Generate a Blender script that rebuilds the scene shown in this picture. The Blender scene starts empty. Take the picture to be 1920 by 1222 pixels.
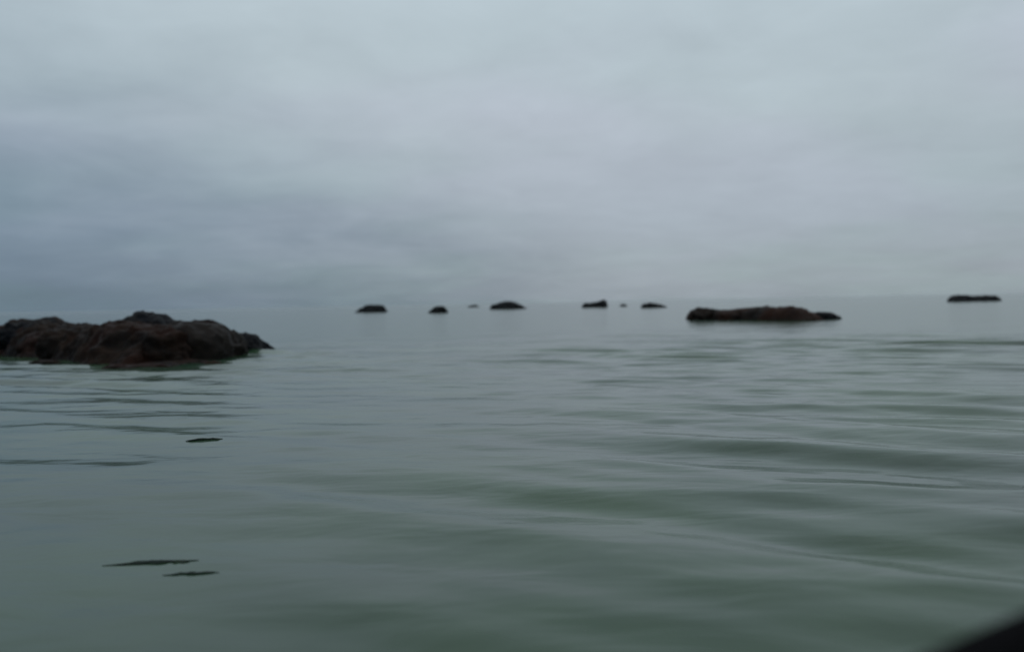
import bpy, bmesh, math, random
import numpy as np
from mathutils import Vector, Matrix, noise

sc = bpy.context.scene
R = math.radians

# ------------------------------------------------------------------ camera
CAM_H = 1.0                                   # sitting in a small open boat
F_PX = 1598.0                                 # focal length in photo pixels (1920 wide)
cam_d = bpy.data.cameras.new('camera')
cam_d.sensor_width = 36.0
cam_d.lens = 36.0 * F_PX / 1920.0
cam_d.clip_start = 0.02
cam_d.clip_end = 40000.0
cam_d.dof.use_dof = True                      # soft, low-resolution lens, focused on the near water
cam_d.dof.focus_distance = 5.5
cam_d.dof.aperture_fstop = 1.05
cam = bpy.data.objects.new('camera', cam_d)
sc.collection.objects.link(cam)
cam.matrix_world = (Matrix.Translation((0, 0, CAM_H)) @ Matrix.Rotation(R(90 - 1.488), 4, 'X')
                    @ Matrix.Rotation(R(-1.12), 4, 'Z'))
sc.camera = cam

# ------------------------------------------------------------------ view
sc.view_settings.view_transform = 'Standard'
sc.view_settings.look = 'None'
sc.view_settings.gamma = 1.0
sc.view_settings.exposure = 0.0
sc.view_settings.use_curve_mapping = False
sc.cycles.use_denoising = True
sc.cycles.max_bounces = 8
sc.cycles.volume_bounces = 1

# ------------------------------------------------------------------ sky (overcast)
SUN_EL, SUN_AZ = 72.0, 20.0                   # azimuth clockwise from +Y (ahead)
world = bpy.data.worlds.new('World')
sc.world = world
world.use_nodes = True
nt = world.node_tree
nt.nodes.clear()
def N(tree, typ, **kw):
    n = tree.nodes.new(typ)
    for k, v in kw.items():
        setattr(n, k, v)
    return n
def setin(n, **kw):
    for k, v in kw.items():
        n.inputs[k.replace('_', ' ')].default_value = v
def math_node(tree, op, a, b=None, clamp=False):
    n = tree.nodes.new('ShaderNodeMath'); n.operation = op; n.use_clamp = clamp
    for i, v in enumerate((a, b)):
        if v is None: continue
        if isinstance(v, (int, float)): n.inputs[i].default_value = v
        else: tree.links.new(v, n.inputs[i])
    return n.outputs[0]
def smooth(tree, v, lo, hi, to0=0.0, to1=1.0):
    n = tree.nodes.new('ShaderNodeMapRange'); n.interpolation_type = 'SMOOTHSTEP'
    tree.links.new(v, n.inputs['Value'])
    n.inputs['From Min'].default_value = lo; n.inputs['From Max'].default_value = hi
    n.inputs['To Min'].default_value = to0; n.inputs['To Max'].default_value = to1
    return n.outputs['Result']
def ramp(tree, v, stops, interp='EASE'):
    n = tree.nodes.new('ShaderNodeValToRGB'); n.color_ramp.interpolation = interp
    el = n.color_ramp.elements
    el[0].position, el[0].color = stops[0][0], (*stops[0][1], 1)
    el[1].position, el[1].color = stops[-1][0], (*stops[-1][1], 1)
    for p, c in stops[1:-1]:
        e = el.new(p); e.color = (*c, 1)
    if v is not None: tree.links.new(v, n.inputs['Fac'])
    return n.outputs['Color']
def mixc(tree, fac, a, b, mode='MIX'):
    n = tree.nodes.new('ShaderNodeMix'); n.data_type = 'RGBA'; n.blend_type = mode
    for sock, v in ((n.inputs[0], fac), (n.inputs[6], a), (n.inputs[7], b)):
        if isinstance(v, (int, float)): sock.default_value = v
        elif isinstance(v, tuple): sock.default_value = (*v, 1) if len(v) == 3 else v
        else: tree.links.new(v, sock)
    return n.outputs[2]
L = nt.links.new
tc = N(nt, 'ShaderNodeTexCoord')
nrm = N(nt, 'ShaderNodeVectorMath', operation='NORMALIZE'); L(tc.outputs['Generated'], nrm.inputs[0])
sep = N(nt, 'ShaderNodeSeparateXYZ'); L(nrm.outputs[0], sep.inputs[0])
dx, dy, dz = sep.outputs
z = math_node(nt, 'ABSOLUTE', dz)
# cloud sheet: direction projected to a flat layer
zz = math_node(nt, 'ADD', z, 0.16)
comb = N(nt, 'ShaderNodeCombineXYZ')
L(math_node(nt, 'DIVIDE', dx, zz), comb.inputs[0]); L(math_node(nt, 'DIVIDE', dy, zz), comb.inputs[1])
def wnoise(scale, detail, rough, seed, dist=0.0):
    mp = N(nt, 'ShaderNodeVectorMath', operation='ADD'); L(comb.outputs[0], mp.inputs[0])
    mp.inputs[1].default_value = (seed, seed * 1.7, seed * 0.3)
    n = N(nt, 'ShaderNodeTexNoise'); setin(n, Scale=scale, Detail=detail, Roughness=rough, Distortion=dist)
    L(mp.outputs[0], n.inputs['Vector']); return n.outputs['Fac']
big = wnoise(0.55, 4, 0.5, 3.1, 0.3)
mid = wnoise(1.7, 5, 0.55, 11.7, 0.4)
fine = wnoise(4.2, 6, 0.6, 41.0, 0.6)
hue = wnoise(0.8, 2, 0.5, 27.0)
base = ramp(nt, z, [(0.0, (.290, .345, .372)), (0.09, (.352, .412, .448)), (0.2, (.440, .502, .540)),
                    (0.35, (.490, .565, .610)), (1.0, (.62, .69, .72))], 'LINEAR')
# rain bank hanging over the sea to the left
u = math_node(nt, 'ADD', dx, math_node(nt, 'MULTIPLY', math_node(nt, 'SUBTRACT', big, 0.5), 0.36))
u = math_node(nt, 'ADD', u, math_node(nt, 'MULTIPLY', z, 1.25))
u = math_node(nt, 'ADD', u, math_node(nt, 'MULTIPLY', math_node(nt, 'SUBTRACT', mid, 0.5), 0.16))
bank = smooth(nt, u, 0.24, -0.50)
low = smooth(nt, math_node(nt, 'ADD', z, math_node(nt, 'MULTIPLY', math_node(nt, 'SUBTRACT', mid, 0.5), 0.10)), 0.03, 0.33, 1.0, 0.40)
bank = math_node(nt, 'MULTIPLY', bank, low)
col = mixc(nt, bank, base, mixc(nt, 1.0, base, (.45, .55, .645), 'MULTIPLY'))
# soft cloud texture
tex = math_node(nt, 'ADD', math_node(nt, 'MULTIPLY', big, 0.30), math_node(nt, 'MULTIPLY', mid, 0.27))
tex = math_node(nt, 'ADD', tex, math_node(nt, 'MULTIPLY', fine, 0.15))
tex = math_node(nt, 'ADD', tex, 0.66)
tv = N(nt, 'ShaderNodeCombineXYZ')
for i in range(3): L(tex, tv.inputs[i])
col = mixc(nt, 1.0, col, tv.outputs[0], 'MULTIPLY')
col = mixc(nt, 1.0, col, ramp(nt, hue, [(0.35, (.975, 1.0, 1.0)), (0.65, (1.01, 0.985, 1.03))]), 'MULTIPLY')
cl = N(nt, 'ShaderNodeVectorMath', operation='SCALE'); L(col, cl.inputs[0]); cl.inputs['Scale'].default_value = 10.0
sky = N(nt, 'ShaderNodeTexSky'); sky.sky_type = 'NISHITA'; sky.sun_disc = False
sky.sun_elevation = R(SUN_EL); sky.sun_rotation = R(SUN_AZ)
final = mixc(nt, 0.95, sky.outputs['Color'], cl.outputs[0])      # a thin share of clear sky comes through
bg = N(nt, 'ShaderNodeBackground'); bg.inputs['Strength'].default_value = 0.1
L(final, bg.inputs['Color'])
wo = N(nt, 'ShaderNodeOutputWorld'); L(bg.outputs[0], wo.inputs['Surface'])

# ------------------------------------------------------------------ sun, spread by the cloud
sd = bpy.data.lights.new('sun', 'SUN'); sd.energy = 0.5; sd.angle = R(30); sd.color = (1.0, 0.97, 0.93)
so = bpy.data.objects.new('sun', sd); sc.collection.objects.link(so)
v = Vector((math.cos(R(SUN_EL)) * math.sin(R(SUN_AZ)), math.cos(R(SUN_EL)) * math.cos(R(SUN_AZ)), math.sin(R(SUN_EL))))
so.rotation_euler = v.to_track_quat('Z', 'Y').to_euler(); so.location = v * 60

# ------------------------------------------------------------------ helpers
C = sc.collection
def horizon(px): return 569.5 - 0.0195 * (px - 960)
def shore(px, py, zw=0.0):
    """Place on the water where the photo shows it, as real metres (x right, y away)."""
    d = (CAM_H - zw) * F_PX / (py - horizon(px))
    return (px - 960) / F_PX * d, d
def level(px, py, d): return CAM_H - (py - horizon(px)) / F_PX * d
def make(name, verts, faces, mat, parent=None, smooth_=True):
    me = bpy.data.meshes.new(name); me.from_pydata([tuple(p) for p in verts], [], faces); me.update()
    if smooth_: me.polygons.foreach_set('use_smooth', [True] * len(me.polygons))
    me.materials.append(mat)
    o = bpy.data.objects.new(name, me); C.objects.link(o)
    if parent: o.parent = parent
    return o
def tag(o, label, cat, group=None):
    o['label'] = label; o['category'] = cat
    if group: o['group'] = group
    return o
def empty(name, loc, rz=0.0):
    o = bpy.data.objects.new(name, None); C.objects.link(o); o.location = loc; o.rotation_euler.z = rz
    o.empty_display_size = 0.2
    return o
def material(name):
    m = bpy.data.materials.new(name); m.use_nodes = True
    return m, m.node_tree, m.node_tree.nodes['Principled BSDF']

# ------------------------------------------------------------------ materials
def rock_material(name, dark, light, tint, scale=2.2, rough=0.6):
    m, t, b = material(name)
    co = N(t, 'ShaderNodeTexCoord')
    n1 = N(t, 'ShaderNodeTexNoise'); setin(n1, Scale=scale, Detail=7, Roughness=0.62)
    n2 = N(t, 'ShaderNodeTexNoise'); setin(n2, Scale=scale * 0.35, Detail=3, Roughness=0.5)
    n3 = N(t, 'ShaderNodeTexVoronoi'); setin(n3, Scale=scale * 6)
    for n in (n1, n2, n3): t.links.new(co.outputs['Object'], n.inputs['Vector'])
    c = ramp(t, n1.outputs['Fac'], [(0.36, dark), (0.66, light)])
    f = smooth(t, n2.outputs['Fac'], 0.45, 0.62)
    c = mixc(t, f, c, mixc(t, n1.outputs['Fac'], dark, tint))
    t.links.new(c, b.inputs['Base Color'])
    t.links.new(smooth(t, n1.outputs['Fac'], 0.3, 0.7, rough - .12, rough + .2), b.inputs['Roughness'])
    bp = N(t, 'ShaderNodeBump'); setin(bp, Strength=0.7, Distance=0.05)
    h = math_node(t, 'ADD', n1.outputs['Fac'], math_node(t, 'MULTIPLY', n3.outputs['Distance'], 0.35))
    t.links.new(h, bp.inputs['Height']); t.links.new(bp.outputs[0], b.inputs['Normal'])
    b.inputs['Specular IOR Level'].default_value = 0.06
    return m
M_rock = rock_material('wet_brown_rock', (.0026, .0019, .0015), (.017, .0105, .007), (.026, .011, .007))
M_grey = rock_material('grey_brown_rock', (.005, .0042, .0036), (.018, .015, .0125), (.015, .011, .0085))
M_blue = rock_material('blue_black_rock', (.0010, .0014, .0022), (.0042, .0055, .008), (.004, .005, .007))
M_isle = rock_material('red_brown_rock', (.003, .0022, .0017), (.017, .0115, .008), (.042, .019, .012), 1.6)
M_far = rock_material('dark_skerry_rock', (.0015, .0022, .003), (.006, .008, .010), (.006, .007, .0075), 1.2)

def water_material():
    m, t, b = material('sea_water')
    geo = N(t, 'ShaderNodeNewGeometry')
    mp = N(t, 'ShaderNodeMapping'); mp.inputs['Rotation'].default_value = (0, 0, R(27)); mp.inputs['Scale'].default_value = (0.45, 1.0, 1.0)
    t.links.new(geo.outputs['Position'], mp.inputs['Vector'])
    a = N(t, 'ShaderNodeTexNoise'); setin(a, Scale=2.6, Detail=3, Roughness=0.5, Distortion=0.3)
    c = N(t, 'ShaderNodeTexNoise'); setin(c, Scale=0.45, Detail=3, Roughness=0.5)
    for n in (a, c): t.links.new(mp.outputs[0], n.inputs['Vector'])
    h = math_node(t, 'ADD', math_node(t, 'MULTIPLY', a.outputs['Fac'], 0.016), math_node(t, 'MULTIPLY', c.outputs['Fac'], 0.10))
    bp = N(t, 'ShaderNodeBump'); setin(bp, Strength=1.0, Distance=1.0)
    t.links.new(h, bp.inputs['Height']); t.links.new(bp.outputs[0], b.inputs['Normal'])
    # silt and plankton drifting in the water
    s = N(t, 'ShaderNodeTexNoise'); setin(s, Scale=0.35, Detail=4, Roughness=0.55)
    t.links.new(geo.outputs['Position'], s.inputs['Vector'])
    t.links.new(ramp(t, s.outputs['Fac'], [(0.35, (.018, .043, .026)), (0.68, (.030, .066, .030))]), b.inputs['Base Color'])
    b.inputs['Roughness'].default_value = 0.13
    b.inputs['IOR'].default_value = 1.333
    return m
M_water = water_material()

# ------------------------------------------------------------------ sea
def axis(lo, fine_lo, fine_hi, hi, step, grow):
    a = list(np.arange(fine_lo, fine_hi, step))
    s, p = step, a[-1]
    while p < hi: s *= grow; p += s; a.append(p)
    s, p, head = step, a[0], []
    while p > lo: s *= grow; p -= s; head.append(p)
    return np.array(head[::-1] + a)
def sea():
    xs = axis(-9000, -10.0, 9.0, 9000, 0.055, 1.05)
    ys = axis(-4000, 1.6, 17.0, 12000, 0.045, 1.035)
    X, Y = np.meshgrid(xs, ys)
    sx = np.gradient(xs)[None, :]; sy = np.gradient(ys)[:, None]
    rng = np.random.default_rng(7)
    Z = np.zeros_like(X)
    gust = 0.5 + 0.5 * np.sin(0.31 * X + 0.17 * Y + 1.2 + 1.3 * np.sin(0.13 * Y - 0.2 * X))
    patch = 0.34 + 0.86 / (1 + np.exp(-(X - 0.7 + 0.10 * (Y - 6)) / 0.7))     # calmer in the lee of the big rock
    far = np.clip((Y - 8.5) / 5.0, 0, 1); patch = np.maximum(patch, 0.34 + 0.70 * far * far * (3 - 2 * far))
    for i in range(90):
        lam = 0.30 * (6.0 ** rng.random())
        ang = R(64 + rng.normal(0, 22 if lam < 0.6 else 10))
        kx, ky = math.cos(ang), math.sin(ang)
        amp = 0.0130 * lam / (2 * math.pi) * (1.15 if 0.6 < lam < 1.7 else 0.75)
        fade = np.clip(lam / (4.0 * (np.abs(kx) * sx + np.abs(ky) * sy)) - 0.6, 0, 1)
        ph = 2 * math.pi / lam * (kx * X + ky * Y) + rng.random() * 6.28
        ph = ph + 0.6 * np.sin(0.22 * X + i) * np.cos(0.19 * Y + 2 * i)
        Z += amp * fade * (np.sin(ph) - 0.22 * np.cos(2 * ph)) * (patch * (0.6 + 0.8 * gust) if lam > 0.6 else 0.15 + 0.75 * patch)
    ny, nx = X.shape
    co = np.stack([X, Y, Z], -1).reshape(-1, 3).astype(np.float32)
    idx = np.arange(ny * nx).reshape(ny, nx)
    q = np.stack([idx[:-1, :-1], idx[:-1, 1:], idx[1:, 1:], idx[1:, :-1]], -1).reshape(-1, 4)
    me = bpy.data.meshes.new('sea')
    me.vertices.add(len(co)); me.vertices.foreach_set('co', co.ravel())
    me.loops.add(q.size); me.loops.foreach_set('vertex_index', q.ravel().astype(np.int32))
    me.polygons.add(len(q)); me.polygons.foreach_set('loop_start', np.arange(0, q.size, 4, dtype=np.int32))
    me.polygons.foreach_set('use_smooth', np.ones(len(q), dtype=bool))
    me.update(calc_edges=True); me.materials.append(M_water)
    o = bpy.data.objects.new('sea', me); C.objects.link(o); o['kind'] = 'structure'
    return xs, ys, Z
SEA_X, SEA_Y, SEA_Z = sea()
def swell(x, y): return float(SEA_Z[np.searchsorted(SEA_Y, y), np.searchsorted(SEA_X, x)])

# ------------------------------------------------------------------ rocks
def rough3(p, s, seed, octv=5):
    q = Vector((p[0] * s + seed * 7.3, p[1] * s - seed * 3.1, p[2] * s + seed * 1.9))
    return noise.fractal(q, 0.9, 2.1, octv)
def facet(p, s, seed):
    q = Vector((p[0] * s + seed * 5.1, p[1] * s + seed * 2.7, p[2] * s - seed * 4.3))
    dd, _ = noise.voronoi(q)
    return dd[1] - dd[0]
def ridge(name, prof, mat, parent, origin, amp, seed, nx=96, ny=40, flat=2.4):
    """prof rows: x, crest height, near waterline y, far waterline y (metres). A domed ridge with crags."""
    prof = sorted(prof); px = [r[0] for r in prof]
    V, F = [], []
    for i in range(nx + 1):
        x = px[0] + (px[-1] - px[0]) * i / nx
        hgt, y0, y1 = (float(np.interp(x, px, [r[k] for r in prof])) for k in (1, 2, 3))
        for j in range(ny + 1):
            t = -1.18 + 2.36 * j / ny
            y = (y0 + y1) / 2 + t * (y1 - y0) / 2
            zz_ = hgt * (1 - abs(t) ** flat) if abs(t) <= 1 else -0.9 * (abs(t) - 1) * (0.6 + hgt)
            zz_ = zz_ if zz_ > -0.05 else zz_ - 0.15
            p = Vector((x, y, zz_))
            n = rough3(p, 1.1, seed) * 0.9 + (0.5 - facet(p, 1.3, seed)) * 0.8
            n += 0.35 * rough3(p, 4.0, seed + 4, 3) + 0.5 * (0.4 - facet(p, 3.4, seed + 2)) + 0.25 * (0.4 - facet(p, 8.0, seed + 3))
            n2 = rough3(p, 1.3, seed + 9)
            e = min(1.0, 0.25 + hgt)
            p += Vector((n2 * amp * 0.8, -n * amp * 0.7, (n - 0.25) * amp * e))
            V.append(p - Vector(origin))
    w = ny + 1
    for i in range(nx):
        for j in range(ny):
            a = i * w + j; F.append((a, a + w, a + w + 1, a + 1))
    return make(name, V, F, mat, parent)
def boulder(name, cen, rad, mat, parent, origin, seed, amp=0.22, sub=5, rz=0.0, sq=2.7):
    bm = bmesh.new(); bmesh.ops.create_icosphere(bm, subdivisions=sub, radius=1.0)
    c, s = math.cos(rz), math.sin(rz)
    for vt in bm.verts:
        d = vt.co.normalized()
        k = 1 + amp * (rough3(d, 1.1, seed) + 1.3 * (0.3 - facet(d, 1.15, seed)) + 0.45 * rough3(d, 3.2, seed + 1, 4) + 1.0 * (0.3 - facet(d, 2.6, seed + 5)) + 0.5 * (0.3 - facet(d, 6.5, seed + 7)))
        d = d / (abs(d.x) ** sq + abs(d.y) ** sq + abs(d.z) ** sq) ** (1 / sq)
        q = Vector((d.x * rad[0], d.y * rad[1], max(d.z, -0.6) * rad[2])) * k
        vt.co = Vector((c * q.x - s * q.y, s * q.x + c * q.y, q.z)) + Vector(cen) - Vector(origin)
    me = bpy.data.meshes.new(name); bm.to_mesh(me); bm.free()
    me.polygons.foreach_set('use_smooth', [True] * len(me.polygons)); me.materials.append(mat)
    o = bpy.data.objects.new(name, me); C.objects.link(o); o.parent = parent
    return o

# big outcrop at the left
def left_outcrop():
    D = 18.5
    org = (-8.6, D, 0.0)
    root = empty('rock_outcrop', org)
    tag(root, 'large dark brown rock outcrop with a black peak, nearest the camera on the left', 'rock', 'rocks standing out of the calm sea')
    top = [(-260, 668), (-200, 640), (-120, 620), (-50, 612), (0, 613), (20, 601), (45, 597), (78, 599), (110, 606),
           (150, 609), (195, 611), (225, 604), (300, 604), (345, 602), (400, 604), (420, 616), (445, 632), (470, 644), (490, 652)]
    front = [(-260, 665), (0, 660), (60, 665), (150, 674), (230, 683), (300, 684), (350, 678), (400, 671), (440, 664), (490, 655)]
    prof = []
    for k, (px, py) in enumerate(top):
        fy = float(np.interp(px, [f[0] for f in front], [f[1] for f in front]))
        y0 = shore(px, fy)[1]; d = y0 + 1.3
        hgt = max(level(px, py + 6, d), 0.02) if 0 < k < len(top) - 1 else -0.2
        prof.append(((px - 960) / F_PX * d, hgt, y0, y0 + 1.6 + 2.2 * max(hgt, 0)))
    ridge('rock_body', prof, M_rock, root, org, 0.15, 3, 240, 90, 2.6)
    def at(px, py, d): return ((px - 960) / F_PX * d, d, level(px, py, d))
    def bd(px, py, d, wpx, hz, dep, mat, seed, **k):
        fy = float(np.interp(px, [f[0] for f in front], [f[1] for f in front]))
        d = max(d, shore(px, fy)[1] + dep * 0.95)
        x, y, zt = at(px, py, d); h = hz
        return boulder('boulder', (x, y, zt - h), (wpx / 2 / F_PX * d, dep, h), mat, root, org, seed, **k)
    p = bd(278, 589, 18.6, 96, 0.62, 0.8, M_blue, 5, amp=.13); p['label'] = 'blue black peak boulder'
    bd(60, 603, 18.2, 100, 0.55, 0.7, M_blue, 8, amp=.2)
    g = bd(358, 607, 17.4, 132, 0.75, 0.8, M_grey, 12, amp=.10, sq=3.6)
    bd(425, 623, 18.2, 60, 0.5, 0.6, M_grey, 36, amp=.15); g['label'] = 'paler grey brown slab on the right flank'
    bd(215, 612, 17.6, 80, 0.5, 0.6, M_rock, 15)
    bd(150, 617, 17.0, 120, 0.55, 0.6, M_rock, 18)
    bd(300, 625, 16.6, 110, 0.5, 0.5, M_rock, 21)
    bd(105, 632, 16.9, 130, 0.45, 0.5, M_rock, 24)
    bd(10, 640, 17.8, 70, 0.4, 0.5, M_grey, 27)
    t = bd(460, 625, 19.4, 60, 0.5, 0.6, M_blue, 31, amp=.15, sq=1.7); t['label'] = 'blue black pointed boulder at the right tip'
    bd(484, 638, 19.8, 50, 0.28, 0.35, M_blue, 33, amp=.15, sq=1.7)
    bd(500, 648, 20.2, 28, 0.14, 0.3, M_blue, 34, amp=.15, sq=1.7)
    # low wet stones awash along the foot
    for k, (px, py, w, dep) in enumerate([(78, 681, 60, .14), (120, 675, 60, .12), (215, 689, 60, .16), (262, 690, 90, .25),
                                          (300, 684, 100, .4), (392, 684, 40, .12), (345, 681, 80, .3), (180, 682, 70, .2)]):
        d = shore(px, py)[1]
        boulder('boulder', ((px - 960) / F_PX * d, d + .1, -.02), (w / 2 / F_PX * d, dep, .075), M_rock, root, org, 60 + k, amp=.2, sub=4, sq=2.1)
    bd(410, 640, 17.2, 90, 0.42, 0.5, M_grey, 35)
left_outcrop()

# long low reef right of the middle
def reef():
    D = 40.0
    org = (11.6, D, 0.0)
    root = empty('rock_reef', org)
    tag(root, 'long low reddish brown reef with flat top and small pointed tail, right of centre', 'rock', 'rocks standing out of the calm sea')
    top = [(1286, 596), (1300, 578), (1325, 576), (1370, 577), (1400, 574), (1440, 572), (1480, 573), (1508, 575), (1520, 584), (1530, 596)]
    prof = []
    for k, (px, py) in enumerate(top):
        fy = float(np.interp(px, [1286, 1380, 1470, 1530], [600, 600.5, 602, 601]))
        y0 = shore(px, fy)[1]; d = y0 + 1.4
        hgt = max(level(px, py + 4, d), .03) if 0 < k < len(top) - 1 else -0.2
        prof.append(((px - 960) / F_PX * d, hgt, y0, y0 + 2 + 2.2 * max(hgt, 0)))
    ridge('rock_body', prof, M_isle, root, org, 0.12, 41, 130, 40, 4.0)
    def bd(px, py, d, wpx, hz, dep, mat, seed, **k):
        return boulder('boulder', ((px - 960) / F_PX * d, d, level(px, py, d) - hz), (wpx / 2 / F_PX * d, dep, hz), mat, root, org, seed, **k)
    bd(1432, 577, 41.5, 46, .4, .7, M_isle, 43)
    bd(1492, 578, 39.8, 44, .45, .7, M_isle, 45)
    bd(1318, 580, 43.2, 46, .45, .8, M_isle, 47)
    bd(1390, 583, 41.6, 80, .4, .6, M_isle, 48)
    t = bd(1543, 585, 39.8, 44, .34, .5, M_blue, 49, amp=.16); t['label'] = 'blue black tail rock'
    bd(1562, 592, 39.8, 30, .18, .35, M_blue, 51, amp=.16)
reef()

# skerries along the horizon: px left, px right, top y, waterline y, seed, outline (fraction, height share), label
SK = [
    (664, 726, 571, 585.5, 61, [(0, 0), (.12, .35), (.3, .75), (.45, 1), (.7, .95), (.9, .8), (1, 0)],
     'humped dark skerry, leftmost of the row on the horizon'),
    (803, 841, 572, 586.5, 65, [(0, 0), (.12, .4), (.3, .75), (.6, .85), (.85, .7), (1, 0)],
     'small pointed dark skerry, second from the left on the horizon'),
    (876, 900, 571.5, 576, 68, [(0, 0), (.3, .8), (.7, 1), (1, 0)],
     'faint tiny rock just left of the central horizon skerry'),
    (918, 988, 565, 579.5, 71, [(0, 0), (.1, .6), (.35, .9), (.55, 1), (.75, .75), (.9, .35), (1, 0)],
     'long dark skerry with sloping right end at the centre of the horizon'),
    (1092, 1141, 563, 576.5, 75, [(0, 0), (.08, .55), (.4, .7), (.6, .75), (.75, 1), (.95, 1), (1, 0)],
     'dark skerry with its higher end on the right, right of centre'),
    (1162, 1178, 569, 574.5, 78, [(0, 0), (.4, 1), (.7, .8), (1, 0)],
     'faint tiny rock between two low skerries right of centre'),
    (1203, 1252, 568, 577, 81, [(0, 0), (.08, .9), (.4, 1), (.8, .75), (1, 0)],
     'thin low grey skerry just left of the reddish reef'),
    (1790, 1880, 552, 565, 85, [(0, 0), (.05, .7), (.15, 1), (.35, 1), (.5, .85), (.8, .8), (.96, .75), (1, 0)],
     'long flat dark skerry alone at the far right'),
]
for x0, x1, yt, yb, seed, outl, lab in SK:
    mid_px = (x0 + x1) / 2
    _, d = shore(mid_px, yb)
    d0 = d
    hmax = 0.94 * level(mid_px, yt, d + 1)
    prof = []
    wm = (x1 - x0) / F_PX * d
    for f, s in outl:
        px = x0 + (x1 - x0) * f
        prof.append(((px - 960) / F_PX * d, max(hmax * s, .05), d0, d0 + max(1.2, .5 * wm) * (0.4 + .6 * s)))
    xc = (mid_px - 960) / F_PX * d
    o = ridge('skerry', prof, M_far, None, (xc, d0 + 1, 0), 0.19 * hmax, seed, 64, 26, 3.2)
    o.location = (xc, d0 + 1, 0)
    tag(o, lab, 'rock', 'rocks standing out of the calm sea')

# ------------------------------------------------------------------ thin dark strands lying flat on the water
m_strand, t, b = material('dark_green_strand')
co = N(t, 'ShaderNodeTexCoord'); n1 = N(t, 'ShaderNodeTexNoise'); setin(n1, Scale=14.0, Detail=4)
t.links.new(co.outputs['Object'], n1.inputs['Vector'])
t.links.new(ramp(t, n1.outputs['Fac'], [(0.35, (.010, .016, .014)), (0.7, (.022, .032, .022))]), b.inputs['Base Color'])
b.inputs['Roughness'].default_value = 0.7; b.inputs['Specular IOR Level'].default_value = 0.05
def dark_strand(x0, y0, x1, y1, wid, seed, label, zt=0.014):
    """A flat wet strand lying on the water: elongated, lumpy, with two side blades."""
    rnd = random.Random(seed)
    a, bb = Vector((x0, y0, 0)), Vector((x1, y1, 0)); ctr = (a + bb) / 2
    ax = (bb - a); ln = ax.length; ax.normalize(); sd_ = Vector((-ax.y, ax.x, 0))
    V, F = [], []
    z0 = swell(ctr.x, ctr.y)
    def blade(p, q, w, bend, zb):
        d = (q - p); l = d.length; d.normalize(); s = Vector((-d.y, d.x, 0)); n, m = 26, 8
        base = len(V)
        for i in range(n + 1):
            f = i / n
            c = p + d * l * f + s * (bend * math.sin(f * math.pi) + 0.012 * noise.noise(Vector((f * 5, seed, w * 30))))
            r = w * (0.12 + 0.88 * max(0.0, math.sin(f * math.pi)) ** .7) * (0.8 + .5 * noise.noise(Vector((f * 9, seed * 3.1, 2))))
            for j in range(m):
                th = 2 * math.pi * j / m
                V.append(c - ctr + s * r * math.cos(th) + Vector((0, 0, swell(c.x, c.y) - z0 + zb * (0.15 + 0.85 * math.sin(f * math.pi)) * (0.2 + math.sin(th)) * (0.7 + .5 * noise.noise(Vector((f * 6, th, seed)))))))
        for i in range(n):
            for j in range(m):
                F.append((base + i * m + j, base + i * m + (j + 1) % m, base + (i + 1) * m + (j + 1) % m, base + (i + 1) * m + j))
        F.append(tuple(base + j for j in range(m))[::-1]); F.append(tuple(base + n * m + j for j in range(m)))
    blade(a, bb, wid, 0.02 * ln, zt)
    blade(a + ax * ln * .15, a + ax * ln * .6 + sd_ * wid * 1.5, wid * .5, .01, zt * .7)
    blade(a + ax * ln * .5, a + ax * ln * .92 - sd_ * wid * 1.2, wid * .45, .01, zt * .7)
    o = make('floating_strand', V, F, m_strand)
    o.location = (ctr.x, ctr.y, z0 + 0.001)
    return tag(o, label, 'seaweed', 'dark strands on the water at the left')
def strand(pa, pb, wid, seed, label, zt=.014):
    a_, b_ = shore(*pa), shore(*pb)
    return dark_strand(a_[0], a_[1], b_[0], b_[1], wid, seed, label, zt)
strand((176, 1062), (360, 1052), .022, 1, 'long dark strand floating nearest the camera at the lower left', .006)
strand((290, 1080), (398, 1076), .010, 2, 'short green strand just below and right of the long one', .005)
strand((342, 829), (412, 825), .034, 3, 'dark strand on the water below the right end of the outcrop', .016)

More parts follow.
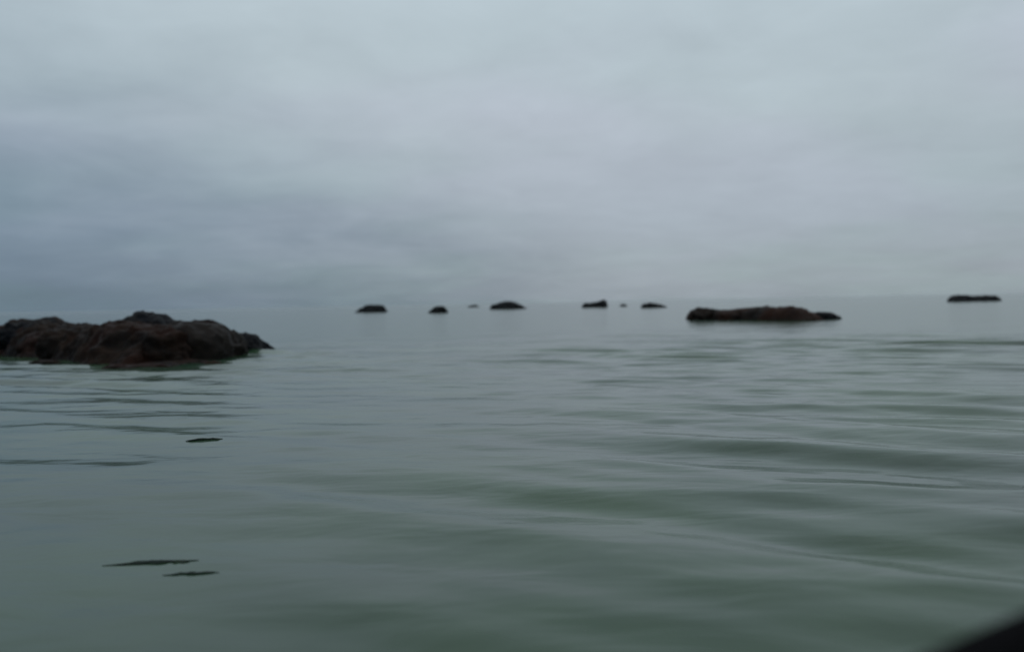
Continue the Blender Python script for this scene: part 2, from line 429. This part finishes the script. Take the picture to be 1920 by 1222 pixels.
# ------------------------------------------------------------------ the boat the picture is taken from
def boat():
    m_r, t, b = material('black_rubber')
    n1 = N(t, 'ShaderNodeTexNoise'); setin(n1, Scale=40.0, Detail=4)
    t.links.new(ramp(t, n1.outputs['Fac'], [(0.3, (.0012, .0012, .0016)), (0.7, (.003, .003, .0035))]), b.inputs['Base Color'])
    b.inputs['Roughness'].default_value = 0.85; b.inputs['Specular IOR Level'].default_value = 0.02
    m_h, t, b = material('dark_hull_paint')
    n1 = N(t, 'ShaderNodeTexNoise'); setin(n1, Scale=6.0, Detail=5)
    t.links.new(ramp(t, n1.outputs['Fac'], [(0.3, (.008, .009, .011)), (0.7, (.020, .021, .024))]), b.inputs['Base Color'])
    b.inputs['Roughness'].default_value = 0.5
    m_w, t, b = material('weathered_thwart_wood')
    n1 = N(t, 'ShaderNodeTexNoise'); setin(n1, Scale=9.0, Detail=6)
    t.links.new(ramp(t, n1.outputs['Fac'], [(0.3, (.05, .035, .022)), (0.7, (.12, .085, .055))]), b.inputs['Base Color'])
    b.inputs['Roughness'].default_value = 0.7
    th = R(BOAT_HEADING)
    # local frame: +X bow, +Y port
    root = empty('boat', BOAT_LOC, th)
    tag(root, 'black rounded boat edge, out of focus, filling the lower right corner', 'boat')
    SH = 0.62
    def half(x):
        if x > -0.6: return max(0.80 * (1 - ((x + 0.6) / 2.9) ** 2.4), 0.0)
        return 0.80 - 0.05 * ((-0.6 - x) / 1.5) ** 2
    def sheer(x): return SH + 0.05 * max(0, x) ** 2 / 2
    st = np.linspace(-2.0, 2.28, 44)
    def shell(off):
        V, F = [], []; m = 17
        for x in st:
            hb = max(half(x) - off, 0.01); sh = sheer(x)
            kz = -0.16 + 0.25 * max(0, (x - 1.2) / 1.1) ** 2 + off
            for j in range(m):
                f = -1 + 2 * j / (m - 1)
                y = hb * math.copysign(abs(f) ** 0.8, f)
                V.append((x, y, kz + (sh - kz) * abs(f) ** 2.6))
        for i in range(len(st) - 1):
            for j in range(m - 1):
                a = i * m + j; F.append((a, a + 1, a + m + 1, a + m))
        return V, F
    V1, F1 = shell(0.0); V2, F2 = shell(0.03); n = len(V1)
    make('hull', V1 + V2, [f[::-1] for f in F1] + [tuple(k + n for k in f) for f in F2], m_h, root)
    # rubber gunwale all round, swept section
    path = [Vector((x, half(x), sheer(x))) for x in st] + [Vector((x, -half(x), sheer(x))) for x in st[::-1]]
    V, F = [], []; m = 14
    for i, p in enumerate(path):
        q0, q1 = path[max(i - 1, 0)], path[min(i + 1, len(path) - 1)]
        tg = (q1 - q0); tg.z = 0; tg.normalize(); s = Vector((-tg.y, tg.x, 0))
        for j in range(m):
            a = 2 * math.pi * j / m
            V.append(p + s * 0.052 * math.cos(a) + Vector((0, 0, 0.036 * math.sin(a))))
    for i in range(len(path) - 1):
        for j in range(m):
            F.append((i * m + j, i * m + (j + 1) % m, (i + 1) * m + (j + 1) % m, (i + 1) * m + j))
    F.append(tuple(range(m))[::-1]); F.append(tuple((len(path) - 1) * m + j for j in range(m)))
    make('gunwale', V, F, m_r, root)
    def box(name, lo, hi, mat):
        bm = bmesh.new(); bmesh.ops.create_cube(bm, size=1)
        for vt in bm.verts:
            vt.co = Vector([lo[k] + (vt.co[k] + .5) * (hi[k] - lo[k]) for k in range(3)])
        bmesh.ops.bevel(bm, geom=bm.edges[:], offset=0.008, segments=2, affect='EDGES')
        me = bpy.data.meshes.new(name); bm.to_mesh(me); bm.free(); me.materials.append(mat)
        o = bpy.data.objects.new(name, me); C.objects.link(o); o.parent = root
    box('transom', (-2.04, -.74, -.1), (-1.99, .74, SH), m_h)
    box('thwart', (-0.75, -.74, .34), (-0.45, .74, .375), m_w)
    box('thwart', (0.75, -.62, .36), (1.0, .62, .395), m_w)
    for k in range(6):
        box('floor_board', (-1.9, -.45 + k * .152, .07), (1.1, -.45 + k * .152 + .14, .09), m_w)
BOAT_HEADING = 44.0
BOAT_LOC = (0.338, -0.229, 0.0)
boat()

# ------------------------------------------------------------------ sea haze
def haze():
    bm = bmesh.new(); bmesh.ops.create_cube(bm, size=1)
    for vt in bm.verts:
        vt.co = Vector((vt.co.x * 26000, 4000 + vt.co.y * 26000, -1.0 + (vt.co.z + .5) * 3.6))
    me = bpy.data.meshes.new('haze'); bm.to_mesh(me); bm.free()
    m = bpy.data.materials.new('haze_air'); m.use_nodes = True; t = m.node_tree; t.nodes.clear()
    vol = N(t, 'ShaderNodeVolumePrincipled'); setin(vol, Density=0.0001, Color=(.74, .79, .82, 1), Anisotropy=0.2)
    out = N(t, 'ShaderNodeOutputMaterial'); t.links.new(vol.outputs[0], out.inputs['Volume'])
    me.materials.append(m)
    o = bpy.data.objects.new('haze', me); C.objects.link(o); o['kind'] = 'stuff'
haze()
